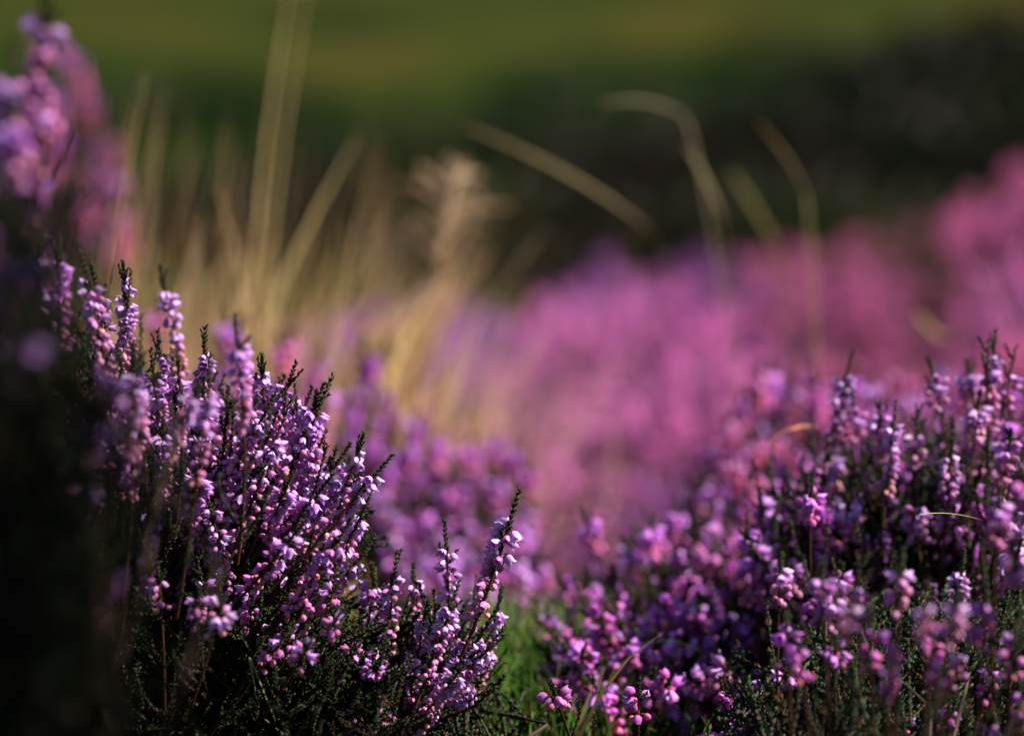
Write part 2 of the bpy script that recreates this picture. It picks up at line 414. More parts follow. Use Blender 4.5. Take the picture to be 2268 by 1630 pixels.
# A. the sharp bush left of the middle
bush('heather_bush', 'sharp lilac flowering heather bush leaning up to the right, left of the middle', G1, 11, split=14,
     root=(420, 1640, 1.17), fan=(360, 1520, 1.16), upb=.05, jitter=.13,
     hero=[(455, 728, 1.10, 1.0, (0, 0)), (540, 772, 1.10, .9, (0.075, 0)), (580, 788, 1.10, 1.0, (0.15, 0)), (655, 806, 1.10, 1.05, (0.375, .05)), (718, 850, 1.11, 1.0, (0.45, 0)),
           (737, 832, 1.105, 1.1, (0.48, 0)), (350, 735, 1.12, 1, (-0.075, 0)), (395, 762, 1.12, 1, (0, 0)), (805, 962, 1.10, 1.0, (0.525, 0)), (868, 1008, 1.10, 1.05, (0.9, 0)),
           (775, 985, 1.13, 1.0, (0.525, .1)), (725, 985, 1.10, .9, (0.6, 0)), (830, 1190, 1.09, .9, (1.2, -.1)), (690, 860, 1.12, 1, (0.45, 0)), (620, 840, 1.12, 1, (0.3, 0))],
     poly=[(225, 880), (330, 770), (560, 800), (720, 880), (790, 1010), (860, 1060), (800, 1150), (700, 1180), (560, 1130), (330, 1060), (230, 1000)], n=72,
     depth=lambda x, y, r: 1.135 - .05 * (y - 750) / 500 + r.normal() * .018, mind=26,
     petals=('lilac', 'lilac', 'violet'), inner=[(150, 950), (380, 850), (600, 880), (800, 1030), (860, 1250), (840, 1600), (100, 1640), (60, 1200)], ninner=330,
     innerdepth=lambda x, y, r: 1.17 - .04 * (y - 800) / 800 + r.uniform(-.02, .09))
# A2. lower skirt of the same clump
bush('heather_bush', 'low dark heather bush with scattered violet blossoms at the bottom, left of centre', G1, 12,
     (640, 1700, 1.13), (560, 1680, 1.14),
     hero=[(495, 1325, 1.02, .9, (.3, -.8)), (440, 1305, 1.04, .8, (0, -.8)), (830, 1260, 1.13, .9, (0.3, 0)), (790, 1545, 1.08, .8, (0.45, -.3)), (862, 1605, 1.07, .8, (0.75, -.3)), (870, 1530, 1.08, .8, (0.45, -.3)),
           (720, 1280, 1.08, .9, (0.75, -.1)), (640, 1395, 1.07, .8, (0.9, -.2)), (850, 1410, 1.09, .9, (0.45, -.2)), (830, 1440, 1.08, .8, (0.15, -.3)), (350, 1250, 1.06, .8, (0, -.2))],
     poly=[(340, 1230), (560, 1240), (830, 1210), (860, 1430), (640, 1430), (480, 1360)], n=13, pr=SHT,
     depth=lambda x, y, r: 1.09 - .02 * (y - 1200) / 300 + r.normal() * .02, mind=30, petals=('violet', 'violet', 'lilac'), scale=(.7, .95),
     inner=[(60, 1350), (500, 1250), (900, 1350), (960, 1640), (40, 1680)], ninner=240, innerdepth=lambda x, y, r: 1.10 - .03 * (y - 1300) / 300 + r.uniform(-.02, .06))
# B. the small bush with the single tall stem
bush('heather_bush', 'small heather bush with one tall curved blossom stem, bottom centre beside the green grass', G1, 13, split=7,
     root=(900, 1640, 1.12), fan=(900, 1640, 1.12),
     hero=[(1150, 1088, 1.10, 1.35, (0.6, 0)), (985, 1158, 1.115, 1.1, (0.09, .1)), (880, 1222, 1.12, 1, (0.03, 0)), (1018, 1285, 1.09, .9, (0.42, 0)), (1112, 1300, 1.13, .95, (0.525, 0)),
           (1118, 1388, 1.09, 1.0, (1.275, 0)), (1095, 1390, 1.10, .8, (1.05, 0)), (1060, 1440, 1.09, .8, (1.35, 0)), (1095, 1525, 1.09, .8, (2.4, 0)), (960, 1310, 1.12, .8, (0.15, 0)), (915, 1250, 1.13, .9, (0.15, 0)),
           (1000, 1390, 1.14, .7, (0.3, 0)), (1055, 1275, 1.15, .7, (0.3, .1)), (790, 1250, 1.15, .9, (0.075, 0)), (822, 1250, 1.13, .9, (0.15, 0))],
     poly=[(860, 1260), (980, 1300), (1090, 1400), (1050, 1540), (900, 1520)], n=12, depth=lambda x, y, r: 1.12 + r.normal() * .02, mind=35, scale=(.6, .85),
     inner=[(820, 1330), (930, 1290), (1080, 1340), (1070, 1480), (960, 1640), (800, 1640)], ninner=120, innerdepth=lambda x, y, r: 1.13 + r.uniform(-.02, .07))
# C. stems above the sharp bush on the left, part of a taller bush
bush('heather_bush', 'tall leggy heather bush with dim violet stems above the sharp bush at the left', G1, 14,
     (150, 1640, 1.16), (180, 1400, 1.15),
     hero=[(205, 590, 1.10, 1.0, (.12, 0)), (180, 560, 1.04, 1.0, (.05, 0)), (272, 582, 1.10, .95, (.1, 0)), (290, 600, 1.08, .9, (.15, 0)), (355, 590, 1.02, .9, (.2, -.4)), (130, 520, 1.02, 1, (0, 0)),
           (235, 700, 1.09, .9, (.1, 0)), (300, 760, 1.0, 1, (.15, -.1)), (150, 640, 1.06, 1, (0, 0)), (190, 690, 1.1, 1, (.1, 0)), (80, 480, .98, 1, (0, 0)),
           (520, 700, 1.0, 1.0, (.22, -.6)), (470, 800, .99, .9, (.3, -.6)), (440, 850, .98, .8, (.3, -.7))],
     poly=[(80, 560), (200, 640), (330, 650), (330, 900), (220, 1100), (90, 900)], n=7, depth=lambda x, y, r: r.uniform(1.0, 1.14), mind=30, petals=('violet', 'lilac'),
     inner=[(60, 620), (200, 700), (330, 760), (300, 1000), (240, 1640), (-60, 1640), (-60, 700)], ninner=200, innerdepth=lambda x, y, r: r.uniform(1.05, 1.2))
# D. out of focus dark bush close to the lens
bush('heather_bush', 'dark out-of-focus heather bush closest to the lens along the left edge', G1, 15,
     (-150, 1700, .80), (-150, 1900, .80),
     hero=[(95, -20, .86, 1.1, (.25, 0)), (30, 90, .84, 1.2, (.15, 0)), (60, 190, .86, 1.1, (.2, 0)), (15, 220, .82, 1.1, (.1, 0)), (70, 330, .88, 1, (.1, 0)), (0, 330, .84, 1, (0, 0)),
           (10, 700, .80, 1, (.0, 0)), (250, 780, .88, .9, (.3, 0)), (300, 830, .90, .9, (.3, 0)), (200, 1020, .84, .9, (.3, 0)), (255, 1210, .86, .8, (.4, 0)), (230, 900, .86, .9, (.3, 0))],
     poly=[(-150, 380), (60, 420), (120, 560), (60, 900), (-100, 1200)], n=30, depth=lambda x, y, r: r.uniform(.72, .88), mind=25, pr=MIDP, petals=('violet',),
     inner=[(-160, 300), (40, 380), (120, 560), (180, 850), (210, 1250), (260, 1700), (-200, 1700)], ninner=430, innerdepth=lambda x, y, r: r.uniform(.70, .86), iscale=1.15)

# E. right hand heather
RP = ('magenta', 'violet', 'lilac')
def dR(x, y, r): return 1.47 - .28 * (y - 850) / 700 + r.normal() * .03
bush('heather_bush', 'bright magenta heather bush sloping down to the green grass, right of centre', G1, 21,
     (1560, 1620, 1.30), (1620, 1800, 1.32),
     hero=[(1290, 1130, 1.30, 1, (-.35, 0)), (1445, 1140, 1.30, 1, (-.05, 0)), (1185, 1310, 1.27, 1, (-.3, 0)), (1230, 1260, 1.30, .9, (-.7, 0)), (1300, 1250, 1.28, 1, (-.15, 0)),
           (1170, 1480, 1.22, .9, (-.5, -.1)), (1150, 1480, 1.27, .8, (-.8, -.3)), (1195, 1430, 1.22, .8, (-.6, -.2)), (1235, 1400, 1.24, .8, (-.4, -.2)), (1210, 1510, 1.27, .7, (-.5, -.4)), (1265, 1490, 1.27, .8, (-.3, -.3)), (1285, 1460, 1.22, .9, (-.3, -.3)), (1345, 1580, 1.24, .7, (0, -.4)), (1240, 1530, 1.28, .7, (-.3, -.2)), (1320, 1550, 1.28, .7, (0, -.2)), (1405, 1560, 1.27, .7, (0, -.2)), (1310, 1440, 1.22, .9, (-.35, 0)), (1490, 1110, 1.36, 1, (0, 0))],
     poly=[(1160, 1420), (1200, 1290), (1330, 1180), (1480, 1120), (1650, 1080), (1730, 1180), (1740, 1500), (1640, 1560), (1480, 1540), (1230, 1500)], n=80,
     depth=dR, mind=34, pr=MIDP[:5] + SHT[:4], petals=('magenta', 'magenta', 'violet'), upb=.2, jitter=.24, scale=(1.0, 1.35),
     inner=[(1200, 1420), (1300, 1250), (1480, 1180), (1700, 1180), (1750, 1640), (1350, 1640), (1250, 1560)], ninner=280, innerdepth=lambda x, y, r: dR(x, y, r) + r.uniform(.01, .08))
bush('heather_bush', 'low spreading magenta heather sprays hanging over the green grass, foot of the right slope', G1, 25,
     (1480, 1680, 1.24), (1520, 1760, 1.26),
     poly=[(1140, 1500), (1190, 1360), (1260, 1300), (1560, 1280), (1700, 1350), (1640, 1510), (1420, 1510), (1210, 1510)], n=84,
     depth=lambda x, y, r: dR(x, y, r) - .02, mind=34, pr=MIDP[:5] + SHT[:5], petals=('magenta', 'magenta', 'violet'), upb=.1, jitter=.26, scale=(.95, 1.25))
bush('heather_bush', 'soft pale violet heather bush behind the bright one, below the red heather bank', G1, 22,
     (1800, 1500, 1.56), (1850, 1600, 1.56),
     hero=[(1685, 800, 1.50, 1.15, (-.05, 0)), (1710, 810, 1.52, 1.1, (0, 0)), (1800, 800, 1.50, 1.1, (.05, 0)), (1850, 830, 1.48, 1.1, (.05, 0)), (1760, 830, 1.5, 1, (0, 0)), (1930, 830, 1.5, 1, (0, 0))],
     poly=[(1480, 1040), (1580, 930), (1680, 830), (2000, 800), (2268, 800), (2268, 1000), (1900, 1100), (1600, 1120)], n=93,
     depth=lambda x, y, r: 1.60 - .2 * (y - 800) / 300 + r.normal() * .04, mind=30, pr=MIDP, petals=('violet', 'magenta', 'pink'), upb=.5,
     inner=[(1480, 1100), (1700, 900), (2268, 880), (2300, 1300), (1500, 1300)], ninner=200, innerdepth=lambda x, y, r: 1.62 - .2 * (y - 800) / 300 + r.uniform(.0, .08))
bush('heather_bush', 'nearly sharp lilac heather bush with green leafy tips at the right edge', G1, 23,
     (2050, 1640, 1.20), (2030, 1750, 1.22),
     hero=[(2205, 735, 1.19, 1.0, (.0, 0)), (2190, 755, 1.18, 1.1, (-.15, 0)), (2060, 795, 1.20, 1.05, (-.25, 0)), (2140, 800, 1.23, 1, (-.1, 0)), (1890, 780, 1.22, 1.1, (.0, 0)), (1948, 895, 1.2, .9, (.0, 0)),
           (1985, 890, 1.18, 1.0, (0, 0)), (2030, 900, 1.20, 1, (.1, 0)), (2250, 770, 1.19, 1, (0, 0)), (2240, 950, 1.17, 1, (0, 0)), (2170, 870, 1.18, 1, (0, 0)), (2110, 960, 1.17, 1, (.1, 0)),
           (1890, 870, 1.22, 1, (-.1, 0)), (1835, 990, 1.24, 1, (-.2, 0)), (1700, 1010, 1.3, 1, (-.1, 0)), (1780, 1010, 1.28, 1, (0, 0))],
     poly=[(1640, 1080), (1720, 1000), (1850, 960), (1950, 920), (2100, 900), (2280, 850), (2300, 1200), (2000, 1240), (1800, 1360), (1650, 1300)], n=84,
     depth=lambda x, y, r: 1.28 - .09 * (y - 850) / 400 + r.normal() * .03, mind=30, pr=HI[:3] + MIDP[:4] + SHT[:3], petals=('lilac', 'magenta', 'violet'), upb=.4, jitter=.2, scale=(.95, 1.2),
     inner=[(1700, 1100), (1900, 950), (2280, 880), (2320, 1640), (1700, 1640), (1680, 1300)], ninner=480, innerdepth=lambda x, y, r: 1.24 - .10 * (y - 850) / 600 + r.uniform(.0, .09))
bush('heather_bush', 'dark leafy heather bush with large blurred lilac spots in the bottom right corner', G1, 24,
     (2050, 1800, 1.0), (2050, 1900, 1.02),
     hero=[(2055, 1290, .92, .8, (0, -.2)), (2130, 1300, .93, .9, (.1, -.2)), (1890, 1290, .95, .8, (0, -.2)), (1765, 1400, .98, .8, (-.1, -.2)), (1970, 1390, .95, .6, (.1, -.2)), (2090, 1450, .95, .7, (.2, -.2)), (1975, 1450, .96, .7, (0, -.2)),
           (2250, 1020, .96, 1.1, (.0, -.1)), (2215, 1080, .98, 1, (-.1, 0)), (2250, 1180, .96, 1, (0, 0)), (2150, 1400, 1.0, .8, (.3, -.1)), (2200, 1450, 1.05, .8, (.1, 0)), (2190, 1580, 1.0, .6, (0, -.1)), (2260, 1500, 1.0, .8, (.1, 0)),
           (1620, 1560, 1.10, .8, (-.1, -.2)), (1595, 1500, 1.12, .8, (0, -.1)), (1740, 1450, 1.08, .9, (0, -.2)), (1800, 1500, 1.10, .8, (.1, -.3)), (1790, 1560, 1.10, .8, (0, -.3)), (1950, 1480, 1.08, .7, (0, -.2)),
           (1700, 1480, 1.11, .8, (0, -.2)), (1655, 1600, 1.10, .7, (.1, -.2)), (1850, 1300, 1.02, .8, (0, 0)), (1740, 1350, 1.02, .9, (-.1, 0)), (1820, 1240, 1.0, .9, (-.1, 0)), (1900, 1230, 1.0, .9, (.1, 0)), (2120, 1540, 1.06, .9, (.2, -.2)), (2010, 1560, 1.07, .8, (0, -.3)), (2070, 1380, 1.0, .9, (0, -.3)), (2250, 1380, .99, 1, (.1, -.2)), (2235, 1600, 1.04, .9, (0, -.2)), (1880, 1580, 1.09, .9, (-.1, -.3)), (1850, 1400, 1.03, .9, (0, -.3)), (1930, 1330, .98, 1, (-.2, -.2)), (2000, 1220, 1.0, 1, (0, -.1)), (2180, 1290, .97, 1, (.1, -.1)), (1560, 1590, 1.15, .8, (-.2, -.3)), (1680, 1560, 1.1, .9, (.1, -.3)), (1730, 1230, 1.05, .9, (-.1, 0))],
     pr=SHT, petals=('violet', 'lilac', 'magenta'),
     inner=[(1560, 1600), (1700, 1420), (1850, 1330), (2280, 1250), (2330, 1700), (1540, 1700)], ninner=300, innerdepth=lambda x, y, r: 1.12 - .03 * (y - 1300) / 300 + r.uniform(-.02, .06))

# F. middle distance bushes behind the sharp one
G2 = 'blurred heather bushes behind the sharp one'
def mid(label, seed, root, poly, n, dep, pet, hero=()):
    bush('heather_bush', label, G2, seed, root, (root[0], root[1] + 200, root[2]), hero=hero, poly=poly, n=n, depth=dep, mind=24, pr=MIDP, petals=pet, upb=.5, scale=(.9, 1.2),
         inner=[(p[0], p[1] + 50) for p in poly], ninner=130, innerdepth=lambda x, y, r: dep(x, y, r) + .05)
mid('blurred violet-pink heather tops peeping over the sharp bush below the dry grass', 31, (560, 1250, 1.62),
    [(340, 800), (500, 740), (640, 770), (740, 850), (740, 1100), (400, 1100)], 60, lambda x, y, r: 1.58 - .1 * (y - 750) / 300 + r.normal() * .03, ('magenta', 'pink', 'magenta'),
    hero=[(355, 665, 1.5, 1.1, (0, 0)), (500, 690, 1.55, 1.1, (0, 0)), (640, 728, 1.55, 1.1, (0, 0)), (710, 765, 1.5, 1, (0, 0)), (805, 745, 1.6, 1.2, (.05, 0)), (620, 745, 1.5, 1, (-.1, 0)), (530, 705, 1.5, 1, (.1, 0))])
mid('blurred magenta heather bush right behind the sharp bush, with a dark gap in it', 32, (960, 1500, 1.60),
    [(740, 880), (800, 800), (900, 890), (990, 950), (1150, 950), (1180, 1060), (1180, 1280), (1050, 1340), (860, 1200), (780, 1000)], 95,
    lambda x, y, r: 1.68 - .22 * (y - 850) / 400 + r.normal() * .03, ('magenta', 'violet', 'magenta'))
mid('deep purple blurred heather bush low in the gap between the two sides', 33, (1090, 1560, 1.42),
    [(900, 1200), (1150, 1130), (1230, 1300), (1150, 1420), (950, 1350)], 30, lambda x, y, r: 1.45 + r.normal() * .03, ('violet', 'magenta'))
mid('faint pink-red heather bush high at the left behind the dark one', 34, (120, 1100, 2.3),
    [(60, 60), (180, 90), (250, 250), (290, 520), (40, 520)], 42, lambda x, y, r: 2.3 + r.normal() * .08, ('pink', 'magenta'))

# G. heather carpet on the falling slope
def make_dome(seed, nsp=88, rad=.17, h=.23):
    rng = np.random.default_rng(seed); fl, lf = Acc(), Acc()
    for i in range(nsp):
        a = rng.uniform(0, 6.28); r = math.sqrt(rng.random()); sh = math.sqrt(max(0, 1 - r * r * .85))
        d = nrm([math.cos(a) * r * .7, math.sin(a) * r * .7, 1.0] + rng.normal(size=3) * .15)
        tip = np.array([math.cos(a) * r * rad, math.sin(a) * r * rad, h * (.45 + .55 * sh) * rng.uniform(.85, 1.1)])
        s = LOWP[rng.integers(5)]; f = frame(d, (0, 0, 1), rng.uniform(0, 6.28)); off = tip - f @ s[3]; tint = rng.uniform(.75, 1.2)
        add_arr(fl, s[1], f, 1, off, tint); add_arr(lf, s[2], f, 1, off); add_arr(lf, s[0], f, 1, off)
    for i in range(90):
        a = rng.uniform(0, 6.28); r = math.sqrt(rng.random()) * .95; d = nrm([math.cos(a) * r, math.sin(a) * r, 1.0])
        tip = np.array([math.cos(a) * r * rad, math.sin(a) * r * rad, h * .75 * math.sqrt(max(.05, 1 - r * r * .8)) * rng.uniform(.5, 1)])
        st, l, tp = SHOOT[rng.integers(5)]; f = frame(d, (0, 0, 1), rng.uniform(0, 6.28)); keep = l[1][::3]
        lf.add((l[0]) @ f.T + tip - f @ tp, keep, l[2])
    return mesh_from('blossoms', fl.arrays(), M['pink']), mesh_from('foliage', lf.arrays(), M['leaf'])
DOMES = [make_dome(500 + i) for i in range(4)]
def make_bare(seed, rad=.17, h=.21):
    rg = np.random.default_rng(seed); lf = Acc()
    for i in range(260):
        a = rg.uniform(0, 6.28); r = math.sqrt(rg.random()); d = nrm([math.cos(a) * r * .8, math.sin(a) * r * .8, 1.0])
        tip = np.array([math.cos(a) * r * rad, math.sin(a) * r * rad, h * math.sqrt(max(.08, 1 - r * r * .85)) * rg.uniform(.7, 1)])
        st, l, tp = SHOOT[rg.integers(5)]; f = frame(d, (0, 0, 1), rg.uniform(0, 6.28))
        lf.add(l[0] @ f.T + tip - f @ tp, l[1], l[2] * np.array([3.4, 2.2, 1.6]))
    return mesh_from('foliage', lf.arrays(), M['leaf'])
BARE = make_bare(550)
rng = np.random.default_rng(77)
ZN = [(-900, 'beside the dark bush'), (250, 'behind the left end of the straw tufts'), (700, 'behind the leaning straw tuft'), (960, 'just right of the straw tufts'), (1180, 'under the long arching stem'),
      (1400, 'below the level grass head'), (1620, 'by the notch before the red bank'), (1850, 'under the rightmost curved grass head'), (2080, 'near the curled straw loop'), (2400, 'past the curled straw loop')]
def zone(px):
    return [t for a, t in ZN if px >= a][-1]
def carpet(x, y, pet, label, group, sc=1.0, hz=1.0, bare=False):
    z = float(ground(x, y)) - .01
    b = thing('heather_cushion', (x, y, z), label, 'heather', group)
    D = DOMES[rng.integers(4)]; b.rotation_euler = (0, 0, rng.uniform(0, 6.28)); b.scale = (sc, sc, sc * hz)
    if bare: obj('foliage', BARE, b); return
    obj('blossoms', D[0], b, M[pet]); obj('foliage', D[1], b)
yy = 1.95; row = 0
while yy < 5.2:
    half = yy * .235 + .15; xx = -half + (row % 2) * .12
    while xx < half:
        x, y = xx + rng.normal() * .03, yy + rng.normal() * .03
        px = 1134 + x / (yy * TH) * 1134
        skip = (px < 860 and yy < 3.3) or (1800 < px < 2000 and yy < 2.5) or (1110 < px < 1480 and yy < 2.5) or (rng.random() < .09 and px < 1560)       # the dry grass stands here
        if px > 1580 and yy < 5:
            pet, lab, g = ('rose' if rng.random() < .75 else 'pink'), 'rosy red blurred heather cushion', 'rosy heather cushions on the right bank'
        elif yy < 2.5:
            pet, lab, g = ('plum' if rng.random() < .2 else 'magenta' if rng.random() < .4 else 'pink'), 'magenta blurred heather cushion', 'magenta heather cushions in the middle'
        else:
            pet, lab, g = ('plum' if rng.random() < .2 else 'pink' if rng.random() < .7 else 'magenta'), 'pink-purple blurred heather cushion', 'pink heather cushions in the far carpet'
        bare = rng.random() < .16
        if bare: lab, g = 'olive flowerless heather cushion', 'flowerless heather cushions in the carpet'
        rowname = 'nearest row' if yy < 2.45 else 'second row' if yy < 3.0 else 'third row' if yy < 3.7 else 'far rows'
        if not skip: carpet(x, y, pet, lab.split(' in ')[0].split(' on ')[0] + ' in the ' + rowname + ', ' + zone(px), g, rng.uniform(.75, 1.15), rng.uniform(.75, 1.15), bare)
        xx += rng.uniform(.20, .33)
    yy += .22 + yy * .03; row += 1

# ------------------------------------------------------------------ grass
def blade(name, parent, P, w, col, mat, taper=1.0, n=9):
    """A folded leaf blade or culm through three control points."""
    acc = Acc(); P = [np.asarray(p, float) for p in P]; s = np.linspace(0, 1, n)[:, None]
    pts = P[0] * (1 - s) ** 2 + 2 * P[1] * s * (1 - s) + P[2] * s * s
    tan = np.gradient(pts, axis=0); V = []
    a = random.uniform(0, 3.14)
    for i in range(n):
        f = frame(tan[i], (math.cos(a), math.sin(a), .1)); ww = w * (1 - taper * (i / (n - 1)) ** 1.7) * .5 + w * .03
        if name == 'seed_head': ww = w * (.12 + .42 * math.sin(math.pi * (i / (n - 1))) ** .7) * (1 + .12 * (i % 2))
        V += [pts[i] + f[:, 0] * ww, pts[i] + f[:, 1] * ww * .45, pts[i] - f[:, 0] * ww, pts[i] - f[:, 1] * ww * .15]
    T = []
    for i in range(n - 1):
        for k in range(4):
            p, q = i * 4 + k, i * 4 + (k + 1) % 4; T += [(p, q, q + 4), (p, q + 4, p + 4)]
    V = np.array(V) - np.array(parent.location if parent else (0, 0, 0))
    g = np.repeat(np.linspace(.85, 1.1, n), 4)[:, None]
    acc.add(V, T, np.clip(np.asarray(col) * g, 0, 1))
    return obj(name, mesh_from(name, acc.arrays(), mat), parent)
STRAW = [(.62, .40, .17), (.70, .49, .25), (.56, .31, .14), (.40, .29, .12), (.66, .42, .27)]
def straw(): return np.array(random.choice(STRAW)) * random.uniform(.7, 1.1)
def tuft(label, root, d, blades, group):
    r = at(root[0], root[1], d); r[2] = ground(r[0], r[1])
    t = thing('grass_tuft', r, label, 'grass', group)
    for (bx, by, mx, my, tx, ty, dd, wmm, col) in blades:
        blade('blade', t, [at(bx, by, dd), at(mx, my, dd), at(tx, ty, dd + .02)], wmm * .001, col, M['straw'])
    return t
rnd = random.Random(5)
def rb(n, x0, x1, top0, top1, lean, w=(1.1, 2.6), d=(1.5, 2.1), by=1000):
    out = []
    for i in range(n):
        x = rnd.uniform(x0, x1); ty = rnd.uniform(top0, top1); l = rnd.gauss(*lean)
        H = by - ty; tx = x + H * l
        out.append((x, by, x + H * l * .35, by - H * .55, tx, ty, rnd.uniform(*d), rnd.uniform(*w), np.array(STRAW[rnd.randrange(5)]) * rnd.uniform(.6, 1.05)))
    return out
GT = 'dry grass tufts behind the sharp heather'
tuft('tall straw grass tuft whose one long blade leaves the top of the picture', (520, 1050), 2.2,
     [(540, 1000, 560, 400, 650, -60, 1.75, 2.6, (.75, .58, .28)), (560, 1000, 600, 400, 690, -60, 1.8, 2.2, (.55, .42, .18)), (200, 900, 215, 500, 318, 155, 1.45, 1.6, (.62, .42, .20)), (215, 900, 250, 500, 326, 160, 1.45, 1.4, (.62, .42, .20)),
      (410, 1000, 415, 600, 425, 200, 2.3, 3.0, (.50, .34, .15)), (520, 1000, 520, 600, 505, 260, 2.4, 3.5, (.50, .36, .18))] +
     rb(50, 180, 640, 380, 900, (.10, .16)) + rb(38, 200, 760, 190, 560, (.10, .12), w=(.8, 1.5), d=(1.45, 1.8)), GT)
tuft('broad leaning straw tuft in the middle whose thick pale blade slants up to the right', (700, 1050), 2.2,
     [(560, 800, 640, 560, 795, 300, 1.75, 4.5, (.62, .50, .24)), (560, 780, 620, 600, 720, 440, 1.75, 6.5, (.80, .62, .30)), (860, 840, 900, 720, 990, 600, 1.8, 10.0, (.85, .62, .30)), (840, 900, 860, 800, 960, 640, 1.75, 8.0, (.80, .58, .26))] +
     rb(56, 560, 960, 420, 850, (.30, .18)) + rb(28, 690, 860, 560, 760, (.62, .10), w=(4, 8), d=(1.75, 2.0), by=960) + rb(12, 700, 900, 230, 400, (.1, .1), d=(2.6, 3.0)), GT)
# arching stems over the carpet
GA = 'arching dry grass stems over the carpet'
def arch(label, P, d, w, c=(.46, .38, .20), root=None, k=2.4):
    e = root or (P[0][0] + (P[0][0] - P[1][0]) * k, 900); r = at(e[0], e[1], d); r[2] = ground(r[0], r[1])
    o = thing('grass_stalk', r, label, 'grass', GA); j = P[0]
    m = (j[0] + (j[0] - P[1][0]) * .55, j[1] + (j[1] - P[1][1]) * .55 + 30)
    blade('culm', o, [r, at(*m, d), at(*j, d)], .0008, c, M['straw'], .1)
    blade('seed_head', o, [at(*P[0], d), at(*P[1], d), at(*P[2], d)], w * .0008, c, M['straw'], .55, 15)
arch('long grass stem arching left from the carpet over the dark slope', [(1430, 500), (1260, 370), (1030, 280)], 1.75, 2.6)
arch('short bent grass head lying level, topmost over the dark slope', [(1515, 255), (1430, 205), (1325, 232)], 1.75, 3.2, (.56, .47, .32), root=(1760, 900))
arch('straight slanting grass head below the level one', [(1602, 490), (1570, 400), (1520, 325)], 1.7, 2.4)
arch('curved grass head leaning left, farthest right over the slope', [(1785, 430), (1755, 350), (1678, 268)], 1.7, 2.4)
arch('dim olive grass stem rising from the notch between the pink carpet and red bank', [(1725, 560), (1680, 470), (1620, 380)], 2.0, 3.0, (.36, .32, .12))
# feathery seed panicle
pc = at(960, 900, 1.8); pc[2] = ground(pc[0], pc[1])
pan = thing('grass_panicle', pc, 'feathery tan grass panicle beside the arching stem, above the pink carpet', 'grass')
blade('culm', pan, [pc, at(960, 650, 1.8), at(1010, 400, 1.8)], .0015, (.5, .34, .18), M['straw'], .5)
for i in range(34):
    s = rnd.random(); x0, y0 = 968 + 42 * s, 600 - 200 * s; x1, y1 = x0 + rnd.gauss(0, 75), y0 - rnd.uniform(5, 90)
    b = blade('branchlet', pan, [at(x0, y0, 1.8), at((x0 + x1) / 2, y0 - 40, 2.05 + rnd.gauss(0, .02)), at(x1, y1, 2.05 + rnd.gauss(0, .05))], .0022, (.58, .40, .26), M['straw'], .1, 5)
# single blades
def single(label, P, w, col, mat='straw', cat='grass'):
    r = np.array(at(*P[0])); o = thing('grass_stalk', r, label, cat); blade('leaf', o, [at(*p) for p in P], w * .001, col, M[mat]); return o
single('thin bright sunlit grass blade lying across the right heather', [(2035, 1140, 1.10), (2100, 1128, 1.10), (2178, 1152, 1.10)], .6, (.75, .80, .45))
single('orange dry blade bent over the soft violet heather', [(1700, 985, 1.24), (1745, 935, 1.24), (1815, 945, 1.26)], 1.6, (.75, .36, .16))
single('blurred straw stalk crossing the bottom right corner', [(2200, 1680, .97), (2240, 1590, .97), (2330, 1480, .98)], 3.2, (.55, .40, .22))
single('curled pale straw loop over the red bank', [(2035, 700, 1.9), (2100, 800, 1.9), (2165, 690, 1.9)], 3.0, (.60, .42, .16))
single('pale dead stalk standing low in the dark heather, bottom left', [(552, 1455, 1.07), (560, 1490, 1.07), (568, 1545, 1.07)], .7, (.42, .36, .20))
single('second pale dead stalk forking down to the right from the first one', [(556, 1460, 1.07), (575, 1510, 1.07), (612, 1600, 1.07)], .8, (.42, .36, .20))
single('light green blurred blade standing behind the magenta bush edge', [(1310, 1560, 1.30), (1275, 1420, 1.32), (1245, 1300, 1.34)], 5.0, (.20, .34, .07), 'green')
single('narrow tan-green blade before the lower edge of the magenta bush', [(1180, 1640, 1.16), (1172, 1540, 1.16), (1182, 1440, 1.16)], 1.6, (.25, .27, .09), 'green')

# green grass clump at the bottom, nobody could count it
def grass_patch(name, label, cx, cy, n, spread, hgt, seed, mat, cols, kind='stuff', wd=1.0):
    rg = np.random.default_rng(seed); acc = Acc()
    for i in range(n):
        x = cx + rg.normal() * spread[0]; y = cy + rg.normal() * spread[1]; z = float(ground(x, y))
        a = rg.uniform(0, 6.28); l = rg.uniform(.3, 1.0) * hgt; o = np.array([math.cos(a), math.sin(a), 0]) * l * rg.uniform(.1, .8)
        p0 = np.array([x, y, z]); p1 = p0 + [0, 0, l * .7] + o * .3; p2 = p0 + o + np.array([0, 0, l * rg.uniform(.5, 1)])
        f = np.array([-math.sin(a + 1), math.cos(a + 1), 0]); ww = rg.uniform(.0004, .0010) * wd; V = []
        for s in np.linspace(0, 1, 5):
            q = p0 * (1 - s) ** 2 + 2 * p1 * s * (1 - s) + p2 * s * s; k = ww * (1 - s ** 2 * .9); V += [q - f * k, q + f * k]
        T = []
        for j in range(4): b = j * 2; T += [(b, b + 1, b + 3), (b, b + 3, b + 2)]
        acc.add(V, T, np.array(cols[rg.integers(len(cols))]) * rg.uniform(.6, 1.2))
    o = obj(name, mesh_from(name, acc.arrays(), M[mat])); tag(o, label, 'grass', None, kind); return o
GREENS = [(.06, .17, .02), (.09, .22, .03), (.14, .22, .04), (.05, .13, .02), (.22, .18, .06)]
c = at(1150, 1640, 1.27)
grass_patch('green_grass', 'fresh green grass on the ground between the two heather sides', c[0], c[1], 4200, (.045, .045), .055, 41, 'green', GREENS)
c = at(470, 1000, 2.05)
